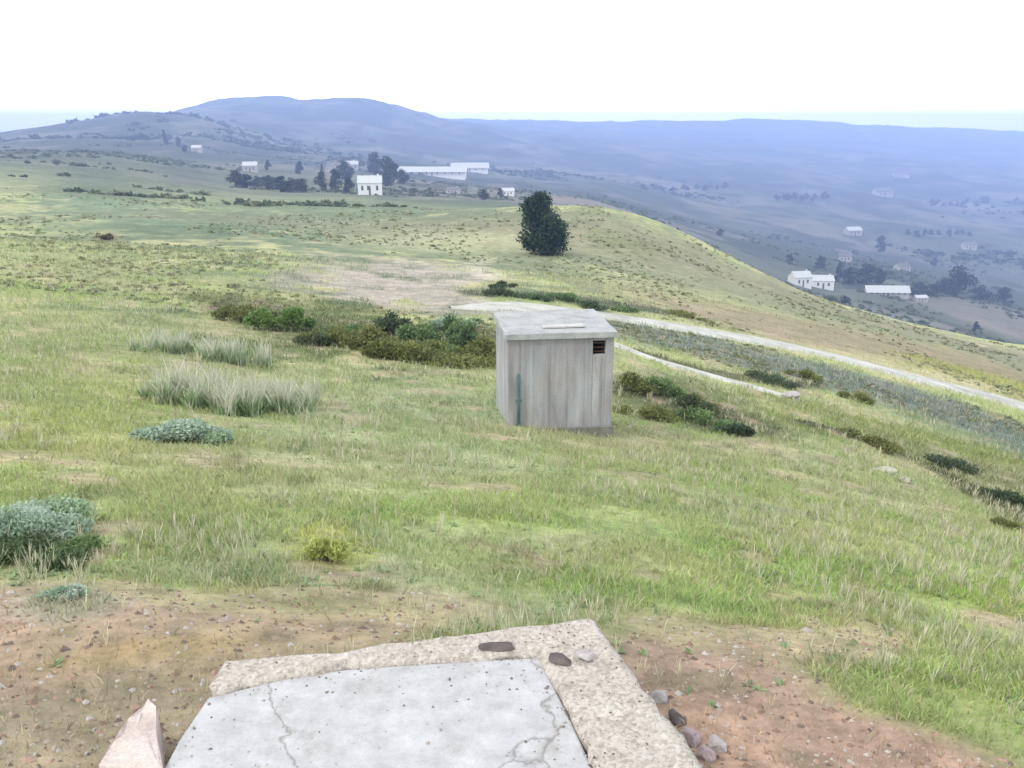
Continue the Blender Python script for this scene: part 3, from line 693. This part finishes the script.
# ------------------------------------------------------------------ trees
def make_tree(root, ht, wd, cols, n, leaf, seed, lumps, shape='round', trunk_h=.25):
    rr = random.Random(seed); cs = []; rs = []
    for i in range(lumps):
        f = (i + .5) / lumps; z = ht * (trunk_h * .7 + (1 - trunk_h * .7) * f) * .93
        prof = math.sin(math.pi * min(1, .18 + .82 * f)) ** .6 if shape == 'round' else (1.05 - f)
        if shape == 'lean': prof = (1.0 - .45 * f ** 1.5) * (1 - .55 * float(ss(.72, 1.0, f)))
        a = rr.uniform(0, 2 * math.pi); q = rr.uniform(.15, .62) * wd / 2 * prof
        off = -wd * .19 * f if shape == 'lean' else 0
        if shape == 'lean': off += wd * .10
        cs.append((math.cos(a) * q + off, math.sin(a) * q, z)); r0 = wd * rr.uniform(.15, .25) * (.55 + .45 * prof)
        rs.append((r0, r0, min(r0 * 1.05, ht * .16)))
    crown = link_mesh('crown', leaf_cloud('crown', cs, rs, n, leaf, cols, .1, .6, .35, seed), LEAF, root)
    m = MB(); tr = ht * .035
    m.tube([(0, 0, -.3), (0, 0, ht * .12), (rr.uniform(-.03, .03) * ht, 0, ht * .4), (rr.uniform(-.04, .04) * ht, 0, ht * .75)], [tr * 1.4, tr, tr * .7, tr * .25], 8)
    for c_ in cs[::2]:
        z0 = c_[2] * .55
        m.tube([(0, 0, z0), (c_[0] * .6, c_[1] * .6, c_[2] * .85), c_], [tr * .45, tr * .3, tr * .1], 5)
    m.build('trunk', BARK, root, smooth=True)
    return crown
tx, ty, tz = P(542, 255); k = ty / math.cos(PITCH) / F
lone = empty('tree', (tx, ty, tz), 0, label='lone dark evergreen tree standing on the green ridge above the hut', cat='tree')
make_tree(lone, 59 * k, 60 * k, [(.030, .062, .040), (.060, .095, .055), (.018, .040, .032)], 13000, .24, 8, 40, 'lean', .12)

PROTO = []
FC = [(.035, .055, .035), (.05, .07, .04), (.03, .045, .035)]
def place_tree(px, py, hpx, label, kind=0, sx_=1.0, group='trees in the far village'):
    x, y, z = P(px, py, 130); k = y / math.cos(PITCH) / F; s = hpx * k
    while len(PROTO) < 4:
        i = len(PROTO); r_ = empty('tree', (0, 0, 0)); make_tree(r_, 1.0, [1.0, .8, 1.25, .45][i], FC, [1500, 1500, 1500, 900][i], .075, 200 + i, [14, 14, 16, 12][i], ['round', 'round', 'round', 'cone'][i], .15)
        r_['used'] = 0; PROTO.append(r_)
    src = PROTO[kind]
    if not src['used']: o = src; src['used'] = 1
    else:
        o = src.copy(); COL.objects.link(o)
        for ch in src.children:
            c_ = ch.copy(); COL.objects.link(c_); c_.parent = o
    o.location = (x, y, z); o.scale = (s * sx_, s * sx_, s); o.rotation_euler = (0, 0, random.uniform(0, 6))
    tag(o, label, 'tree', group)
LV = 'hazy tree in the row at the left end of the far village'
for i, (a, b_, h_) in enumerate([(236, 187, 15), (247, 188, 13), (258, 188, 11), (269, 190, 13), (281, 192, 15), (292, 192, 13), (303, 192, 12)]):
    place_tree(a, b_, h_, ['leftmost and darkest tree of the row left of the white farmhouse', 'dark tree second from the left in the row left of the white farmhouse', 'small tree in the left half of the row left of the white farmhouse', 'tree left of centre in the row left of the white farmhouse', 'broad bluish tree in the middle of the row left of the white farmhouse', 'bluish tree third from the right end of the row', 'bluish tree near the right end of the row left of the white farmhouse'][i], i % 3, 1.7)
for a, b_, h_, kk, lb in [
    (322, 191, 17, 0, 'green tree between the tree row and the white farmhouse'), (336, 190, 20, 1, 'taller tree left of the white farmhouse'), (349, 193, 15, 0, 'tree touching the left wall of the white farmhouse'),
    (345, 180, 18, 2, 'wide tree behind the left corner of the white farmhouse'), (375, 176, 22, 1, 'tall tree rising behind the white farmhouse roof'), (388, 186, 26, 0, 'tallest tree just right of the white farmhouse'),
    (402, 184, 14, 2, 'low wide tree at the left end of the long white building'), (322, 176, 12, 3, 'slim tree on the slope behind the tree row'), (300, 174, 11, 0, 'small round tree on the slope behind the tree row'), (268, 170, 9, 0, 'small hazy tree high above the tree row'),
    (165, 145, 15, 3, 'lone slim blue tree near the skyline on the left hill'), (178, 146, 8, 0, 'little round tree right of the slim blue tree on the left hill'), (185, 152, 6, 2, 'low wide bush like tree under the little round tree on the left hill'),
    (500, 198, 9, 0, 'small tree left of the little white house behind the ridge'), (484, 200, 10, 2, 'wide low tree on the far side of the green ridge left of the lone tree'),
    (838, 282, 20, 3, 'slim dark tree right of the white house in the valley'), (850, 284, 16, 0, 'dark round tree second from the valley white house'), (866, 284, 20, 1, 'taller dark tree above the long pale roof'), (878, 283, 14, 0, 'small dark tree above the right end of the long pale roof'),
    (820, 268, 12, 2, 'low dark tree behind the roof of the valley white house'), (918, 296, 14, 2, 'wide dark tree right of the long pale roof'), (932, 296, 12, 2, 'low dark tree between the wide and the tallest valley trees'),
    (956, 296, 28, 0, 'tallest dark round tree in the valley, far right'), (944, 292, 14, 2, 'dark tree leaning on the left of the tallest valley tree'), (980, 300, 14, 2, 'low blue tree right of the tallest valley tree'), (1004, 302, 14, 0, 'blue tree close to the right edge in the valley'),
    (880, 252, 16, 1, 'grey green tree on the field above the valley houses'), (934, 266, 8, 2, 'small tree on the field line above the tallest valley tree'), (790, 262, 8, 2, 'small dark tree on the slope left of the valley white house'),
    (975, 332, 10, 0, 'small dark tree on the near edge of the valley, far right'), (720, 236, 7, 2, 'small tree just past the right shoulder of the ridge'), (845, 304, 8, 2, 'low shrubby tree below the long pale roof')]:
    place_tree(a, b_, h_, lb, kk, 1.6 if a > 815 and 280 < b_ < 305 else 1.1, 'trees around the far houses')
# hedgerow woods far across the valley
k_i = 0
for (a, b_, n_, w_, lb) in [(800, 200, 12, 56, 'small blue tree in the hazy wood across the valley'), (960, 205, 10, 60, 'small blue tree in the long hazy belt at the far right'), (700, 190, 8, 60, 'small blue tree of the loose belt below the far ridge'), (940, 236, 9, 70, 'small hazy tree in the belt above the right valley field')]:
    for i in range(n_):
        place_tree(a - w_ / 2 + w_ * (i + .5) / n_ + random.uniform(-2, 2), b_ + random.uniform(-2, 2) , random.uniform(4, 7), lb, random.choice([0, 2, 2]), 1.3, lb.replace('small blue tree', 'trees').replace('small hazy tree', 'trees'))

# ------------------------------------------------------------------ houses
wh = plain_mat('white_render', (.74, .74, .72), .8, .08); wh2 = plain_mat('cream_render', (.42, .40, .38), .8, .1)
rf_w = plain_mat('pale_sheet_roof', (.48, .50, .50), .6, .08); rf_g = plain_mat('grey_tile', (.17, .165, .17), .8, .15); rf_r = plain_mat('faded_brown_tile', (.15, .15, .155), .8, .15)
gl = bpy.data.materials.new('window_glass'); gl.use_nodes = True; g_b = gl.node_tree.nodes['Principled BSDF']; g_b.inputs['Base Color'].default_value = (.03, .04, .05, 1); g_b.inputs['Roughness'].default_value = .12
fr = plain_mat('painted_frame', (.4, .4, .4), .6, .05); dr = plain_mat('door_paint', (.12, .09, .07), .6, .1)
def house(px, py, wpx, hpx, label, wall=wh, roof=rf_g, deep=.7, rz=0., nwin=3, chim=True, floors=1, cat='house', rr_=.35):
    x, y, z = P(px, py, 130); k = y / math.cos(PITCH) / F; w_, h_ = wpx * k, hpx * k; d_ = w_ * deep
    nm = {'house': 'house', 'warehouse': 'warehouse', 'greenhouse': 'greenhouse'}.get(cat, 'house')
    o = empty(nm, (x, y, z), rz, label=label, cat=cat); eh = h_ * (1 - rr_)
    m = MB(); hw_ = w_ / 2; B_ = -min(4, w_ * .3)
    A = [(-hw_, 0), (hw_, 0), (hw_, d_), (-hw_, d_)]
    for i in range(4):
        (x0, y0), (x1, y1) = A[i], A[(i + 1) % 4]; m.poly([(x0, y0, B_), (x1, y1, B_), (x1, y1, eh), (x0, y0, eh)])
    m.poly([(hw_, 0, eh), (hw_, d_, eh), (hw_, d_ / 2, h_ * .985)]); m.poly([(-hw_, d_, eh), (-hw_, 0, eh), (-hw_, d_ / 2, h_ * .985)])
    m.build('wall', wall, o)
    m = MB(); ov_ = w_ * .03; sl_ = (h_ - eh) / (d_ / 2); th_ = h_ * .035; ye = -ov_; ze = eh - ov_ * sl_
    for sgn in (0, 1):
        f = lambda yy: yy if not sgn else d_ - yy
        q = [(-hw_ - ov_, f(ye), ze), (hw_ + ov_, f(ye), ze), (hw_ + ov_, f(d_ / 2), h_), (-hw_ - ov_, f(d_ / 2), h_)]
        b0 = len(m.v); m.v += q + [(a, b1, c1_ + th_) for a, b1, c1_ in q]
        m.f += [[b0 + 3, b0 + 2, b0 + 1, b0], [b0 + 4, b0 + 5, b0 + 6, b0 + 7]] + [[b0 + i, b0 + (i + 1) % 4, b0 + 4 + (i + 1) % 4, b0 + 4 + i] for i in range(4)]
    rfo = m.build('roof', roof, o)
    if chim:
        m = MB(); m.box((hw_ * .7, d_ * .5, h_ * 1.0), (w_ * .07, w_ * .07, h_ * .24)); m.build('chimney', wall, rfo)
    ww = min(1.1, w_ * .09); wh_ = eh / floors * .38; slots = nwin + (1 if floors == 1 else 0)
    for fl in range(floors):
        for i in range(nwin):
            cx = -hw_ + w_ * (i + .75 + (.5 if i >= nwin / 2 else 0)) / (nwin + 1)
            zc = eh / floors * (fl + .58)
            m = MB(); e = .035 * w_ ** .3
            for (dx, dz, sx1, sz1) in ((-ww / 2, 0, e, wh_ + e), (ww / 2, 0, e, wh_ + e), (0, wh_ / 2, ww - e, e), (0, -wh_ / 2, ww - e, e), (0, 0, e * .6, wh_ - e)): m.box((cx + dx, -.05, zc + dz), (sx1, .08, sz1))
            wf = m.build('window', fr, o); m = MB(); m.box((cx, -.02, zc), (ww - e, .03, wh_ - e)); m.build('pane', gl, wf)
    m = MB(); m.box((0, -.05, eh / floors * .36), (min(1.1, w_ * .08), .08, eh / floors * .72)); m.build('door', dr, o)
    return o
house(370, 195, 22, 17, 'small bright white farmhouse among trees on the left far slope', wh, rf_w, .7, R(6), 3)
house(432, 176, 62, 8, 'long low white building with pale roof right of the white farmhouse', wh, rf_w, .22, R(-3), 8, False, cat='warehouse', rr_=.45)
house(470, 172, 34, 8, 'shorter white shed at the right end of the long white building', wh, rf_w, .4, R(4), 4, False, cat='warehouse', rr_=.5)
house(352, 170, 12, 8, 'small pale house on the slope behind the white farmhouse', wh2, rf_w, .7, R(15), 2)
house(330, 172, 8, 7, 'tiny pale house left of the small pale house behind the farmhouse', wh2, rf_g, .8, R(-10), 2)
house(250, 172, 13, 9, 'pale blue hazed house high on the slope above the tree row', wh2, rf_w, .7, R(8), 2)
house(196, 152, 9, 6, 'tiny pale house near the skyline on the left hill', wh2, rf_w, .8, R(0), 2)
house(508, 196, 12, 7, 'little white house showing behind the ridge left of the lone tree', wh, rf_w, .7, R(5), 2)
house(452, 194, 12, 6, 'small hazed house below the long white building', wh2, rf_g, .7, R(-12), 2)
house(803, 287, 18, 14, 'left white block of the pair of white houses in the valley', wh, rf_w, .8, R(12), 2, rr_=.35)
house(823, 289, 20, 12, 'right white block of the pair of white houses in the valley', wh, rf_w, .8, R(-6), 2, rr_=.35)
house(888, 296, 40, 9, 'long low building with a pale roof among dark valley trees', wh2, rf_w, .3, R(-4), 6, False, cat='warehouse', rr_=.55)
house(922, 302, 12, 6, 'small pale shed right of the long low valley building', wh2, rf_w, .7, R(5), 2, False)
house(905, 272, 13, 8, 'cream house above the long low valley building', wh2, rf_r, .7, R(20), 2)
house(845, 262, 12, 8, 'dark roofed house on the field above the white valley pair', wh2, rf_r, .7, R(-20), 2)
house(885, 197, 16, 8, 'pale hazed house high across the valley', wh2, rf_g, .7, R(5), 3)
house(902, 178, 14, 5, 'pale blue hazed building under the far ridge on the right', wh2, rf_g, .6, R(-5), 3)
house(855, 236, 14, 8, 'pale house beside the field in the middle of the far slope', wh2, rf_w, .7, R(10), 2)
house(970, 250, 12, 7, 'hazed pale house on the right of the far slope', wh2, rf_g, .7, R(-8), 2)

# ------------------------------------------------------------------ grass
def in_poly(X, Y, PL):
    ins = np.zeros(X.shape, bool); n = len(PL)
    for i in range(n):
        x0, y0 = PL[i][0], PL[i][1]; x1, y1 = PL[(i + 1) % n][0], PL[(i + 1) % n][1]
        ins ^= ((y0 > Y) != (y1 > Y)) & (X < (x1 - x0) * (Y - y0) / (y1 - y0 + 1e-12) + x0)
    return ins
SOLID = [[(p.x, p.y) for p in oW] + [(p.x, p.y) for p in reversed(lft[1:])] + [(oW[0].x - .0, oW[0].y)], [(p.x, p.y) for p in cp]]
ca, sa = math.cos(R(7)), math.sin(R(7))
SOLID.append([(hx + a * ca - b_ * sa, hy + a * sa + b_ * ca) for a, b_ in ((-hw, -.06), (hw, -.06), (hw, dp), (-hw, dp))])
def grass(nb, y0, y1, hgt, wdt, seed, umax=.85):
    g = np.random.default_rng(seed)
    Y = np.exp(g.uniform(math.log(y0), math.log(y1), nb)); U = g.uniform(-umax, umax, nb); X = U * (Y + .3)
    keep = np.ones(nb, bool)
    for S in SOLID: keep &= ~in_poly(X, Y, S)
    rv = g.random(nb) * .6 + fbm(X * 1.5, Y * 1.5, 3, 7); keep &= dist_poly(X, Y, ROAD[::6]) > 1.85 * (.3 + .75 * np.clip(rv, 0, 1)); keep &= dist_poly(X, Y, TRACK[::6]) > .5 * (.2 + .8 * np.clip(rv, 0, 1))
    col = ground_col(X, Y)
    soilness = np.clip((col[:, 0] - col[:, 1]) / .028 + .30, 0, 1)        # redder than green: bare earth
    keep &= g.random(nb) > soilness * .93
    dens = fbm(X * 2.2, Y * 2.2, 3, 101); keep &= g.random(nb) < .35 + 1.3 * ss(.35, .65, dens)
    X, Y, col, dens = X[keep], Y[keep], col[keep], dens[keep]; n = len(X)
    # tufts: pull blades towards shared feet
    D = np.hypot(X, Y); sc_ = (D / 6.0) ** .55
    z = ground_h(X, Y) - .01
    h = hgt * sc_ * g.uniform(.45, 1.25, n) * (.5 + 1.1 * dens); w_ = wdt * sc_ * g.uniform(.6, 1.3, n)
    an = g.uniform(0, 2 * math.pi, n); ln = h * g.uniform(.1, .9, n); cx, sx_ = np.cos(an) * ln, np.sin(an) * ln
    fa = g.uniform(0, 2 * math.pi, n); wx, wy = np.cos(fa) * w_ / 2, np.sin(fa) * w_ / 2
    Vv = np.stack([np.stack([X - wx, Y - wy, z], 1), np.stack([X + wx, Y + wy, z], 1), np.stack([X + cx * .35 + wx * .75, Y + sx_ * .35 + wy * .75, z + h * .6], 1),
                   np.stack([X + cx, Y + sx_, z + h], 1), np.stack([X + cx * .35 - wx * .75, Y + sx_ * .35 - wy * .75, z + h * .6], 1)], 1)
    straw = (g.random(n) < .22)[:, None]
    cc = np.where(straw, np.array((.46, .43, .28)), col * np.array((1.06, 1.12, .98)))
    cc = cc * g.uniform(.75, 1.3, n)[:, None]
    me = np_mesh('grass', Vv.reshape(-1, 3), np.full(n, 5), np.arange(5 * n), np.repeat(cc, 5, 0))
    return me
ge = link_mesh('grass', grass(520000, 1.6, 60, .055, .0075, 5), LEAF)
tag(ge, 'short pale green and straw coloured grass covering the slope', 'grass', kind='stuff')
# gravel grit lying on the bare soil
def grit(n, seed):
    g = np.random.default_rng(seed); Y = np.exp(g.uniform(math.log(1.7), math.log(9), n)); X = g.uniform(-.8, .8, n) * (Y + .3)
    keep = np.ones(n, bool)
    for S in SOLID: keep &= ~in_poly(X, Y, S)
    col = ground_col(X, Y); soil = np.clip((col[:, 0] - col[:, 1]) / .03 + .2, 0, 1); keep &= g.random(n) < soil ** 1.5 + .02
    X, Y = X[keep], Y[keep]; n = len(X); s = np.abs(g.normal(size=n)) * .006 + .003; z = ground_h(X, Y)
    O = np.array([(1, 0, 0), (0, 1, 0), (-1, 0, 0), (0, -1, 0), (0, 0, .8), (0, 0, -.8)]); J = 1 + .5 * g.normal(size=(n, 6, 1)) * .5
    Vv = np.stack([X, Y, z], 1)[:, None, :] + O[None] * J * s[:, None, None]
    T = np.array([(0, 1, 4), (1, 2, 4), (2, 3, 4), (3, 0, 4), (1, 0, 5), (2, 1, 5), (3, 2, 5), (0, 3, 5)])
    idx = (T[None] + (np.arange(n) * 6)[:, None, None]).reshape(-1)
    pal = np.array([(.34, .29, .25), (.42, .40, .38), (.24, .17, .13), (.16, .13, .11), (.36, .25, .2)]); cc = pal[g.integers(0, 5, n)]
    o = link_mesh('gravel', np_mesh('gravel', Vv.reshape(-1, 3), np.full(n * 8, 3), idx, np.repeat(cc, 6, 0)), GRIT)
    return tag(o, 'loose grit and pebbles strewn over the bare soil', 'gravel', kind='stuff')
GRIT, t, bs = mat_base('grit', .95); t.links.new(N(t, 'ShaderNodeAttribute', attribute_name='tint').outputs['Color'], bs.inputs['Base Color'])
grit(16000, 3)

# heath: low scrub tussocks over the ridge and the far slopes
def heath(n, y0, y1, size, cols, seed, thr, name, label):
    g = np.random.default_rng(seed); Y = np.exp(g.uniform(math.log(y0), math.log(y1), n)); X = g.uniform(-.75, .75, n) * Y
    D = np.hypot(X, Y); f = fbm(X / (D.mean() * .10) + seed, Y / (D.mean() * .16), 4, seed)
    keep = (g.random(n) < ss(thr, thr + .16, f)) & (dist_poly(X, Y, ROAD[::6]) > 2.2) & (dist_poly(X, Y, TRACK[::6]) > 1.5)
    X, Y, D = X[keep], Y[keep], D[keep]; n = len(X); K = 14
    s = size * (D / y0) ** .5 * np.exp(g.normal(size=n) * .35); z = ground_h(X, Y)
    d = g.normal(size=(n, K, 3)); d /= np.linalg.norm(d, axis=2)[:, :, None]; d[..., 2] = np.abs(d[..., 2])
    p = np.stack([X, Y, z], 1)[:, None] + d * np.array((1, 1, .55)) * s[:, None, None] * g.uniform(.4, 1, (n, K, 1))
    a = g.normal(size=(n, K, 3)); a /= np.linalg.norm(a, axis=2)[:, :, None]; b = np.cross(a, g.normal(size=(n, K, 3))); b /= np.linalg.norm(b, axis=2)[:, :, None]
    L = s[:, None, None] * .55
    V = np.stack([p - a * L, p + b * L * .6, p + a * L, p - b * L * .6], 2)
    cc = np.array(cols)[g.integers(0, len(cols), n)][:, None] * g.uniform(.75, 1.25, (n, K, 1))
    o = link_mesh(name, np_mesh(name, V.reshape(-1, 3), np.full(n * K, 4), np.arange(4 * n * K), np.repeat(cc.reshape(-1, 3), 4, 0)), LEAF)
    return tag(o, label, 'scrub', kind='stuff')
heath(15000, 30, 160, .085, [(.24, .27, .14), (.29, .31, .18), (.34, .32, .22), (.20, .22, .12)], 301, .48, 'heath', 'low tussocks and heathy scrub dotting the ridge')
heath(16000, 160, 900, .7, [(.08, .11, .06), (.12, .15, .08), (.16, .17, .11)], 302, .50, 'scrubland', 'dark scrub scattered over the valley sides')
heath(9000, 900, 1700, 2.6, [(.05, .075, .05), (.07, .09, .06)], 303, .54, 'woodland', 'distant hazy woods on the far hills')

# dry seed stalks and broad leaved weeds among the grass
def weeds(n, seed):
    g = np.random.default_rng(seed); Y = np.exp(g.uniform(math.log(2.6), math.log(30), n)); X = g.uniform(-.75, .75, n) * (Y + .3)
    f = fbm(X * .9 + 3, Y * .9, 4, seed); keep = g.random(n) < ss(.42, .66, f)
    for S in SOLID: keep &= ~in_poly(X, Y, S)
    keep &= (dist_poly(X, Y, ROAD[::6]) > 1.6) & (dist_poly(X, Y, TRACK[::6]) > .6)
    cs_ = ground_col(X, Y); keep &= g.random(n) > np.clip((cs_[:, 0] - cs_[:, 1]) / .028 + .3, 0, 1) * .88
    X, Y = X[keep], Y[keep]; n = len(X); z = ground_h(X, Y); D = np.hypot(X, Y)
    VV = []; CC = []
    broad = g.random(n) < .45
    K = 6
    for k in range(K):
        an = g.uniform(0, 2 * math.pi, n); s = np.where(broad, g.uniform(.02, .05, n), g.uniform(.06, .15, n)) * (D / 6) ** .4
        up = np.where(broad, g.uniform(.15, .7, n), g.uniform(1.5, 5, n)); wd = np.where(broad, s * .28, .0022 * (D / 4) ** .8)
        dx, dy = np.cos(an), np.sin(an); nrm = np.sqrt(1 + up ** 2); dx2, dy2, dz2 = dx / nrm, dy / nrm, up / nrm
        wx, wy = -dy * wd, dx * wd
        b = np.stack([X, Y, z], 1); tip = b + np.stack([dx2, dy2, dz2], 1) * s[:, None]; mid = b + np.stack([dx2, dy2, dz2 * 1.15], 1) * (s * .55)[:, None]
        w3 = np.stack([wx, wy, 0 * wx], 1)
        VV.append(np.stack([b, mid + w3, tip, mid - w3], 1))
        cl = np.where(broad[:, None], np.array((.22, .30, .15)), np.array((.52, .51, .36))) * g.uniform(.7, 1.25, n)[:, None]; CC.append(cl)
    V = np.concatenate(VV).reshape(-1, 3); C_ = np.repeat(np.concatenate(CC), 4, 0); m_ = n * K
    o = link_mesh('weeds', np_mesh('weeds', V, np.full(m_, 4), np.arange(4 * m_), C_), LEAF)
    tag(o, 'dry seed stalks and small broad leaved weeds among the short grass', 'weeds', kind='stuff')
weeds(17000, 401)

def slab_grit(n, seed):
    g = np.random.default_rng(seed); xs = [p.x for p in oW] + [p.x for p in lft]; ys_ = [p.y for p in oW] + [p.y for p in lft]
    X = g.uniform(min(xs), max(xs), n); Y = g.uniform(min(ys_), max(ys_), n)
    slabp = [(p.x, p.y) for p in poly]; inn = in_poly(X, Y, slabp); rimp = in_poly(X, Y, SOLID[0]) & ~inn
    e = dist_poly(X, Y, slabp); keep = (inn & (g.random(n) < .10 + .9 * np.exp(-e / .05))) | (rimp & (g.random(n) < .55))
    X, Y, rp = X[keep], Y[keep], rimp[keep]; n = len(X); s = np.abs(g.normal(size=n)) * .0022 + .0012
    z = np.where(rp, ZS + .022, ZS) + s * .3
    O = np.array([(1, 0, 0), (0, 1, 0), (-1, 0, 0), (0, -1, 0), (0, 0, .8), (0, 0, -.8)]); J = 1 + .3 * g.normal(size=(n, 6, 1))
    Vv = np.stack([X, Y, z], 1)[:, None, :] + O[None] * J * s[:, None, None]
    T = np.array([(0, 1, 4), (1, 2, 4), (2, 3, 4), (3, 0, 4), (1, 0, 5), (2, 1, 5), (3, 2, 5), (0, 3, 5)])
    idx = (T[None] + (np.arange(n) * 6)[:, None, None]).reshape(-1)
    pal = np.array([(.30, .26, .22), (.20, .17, .15), (.40, .37, .33), (.14, .12, .10)]); cc = pal[g.integers(0, 4, n)]
    o = link_mesh('grit', np_mesh('grit', Vv.reshape(-1, 3), np.full(n * 8, 3), idx, np.repeat(cc, 6, 0)), GRIT)
    tag(o, 'fine grit and crumbs lying on the concrete slab and its rim', 'grit', kind='stuff')
slab_grit(5200, 9)
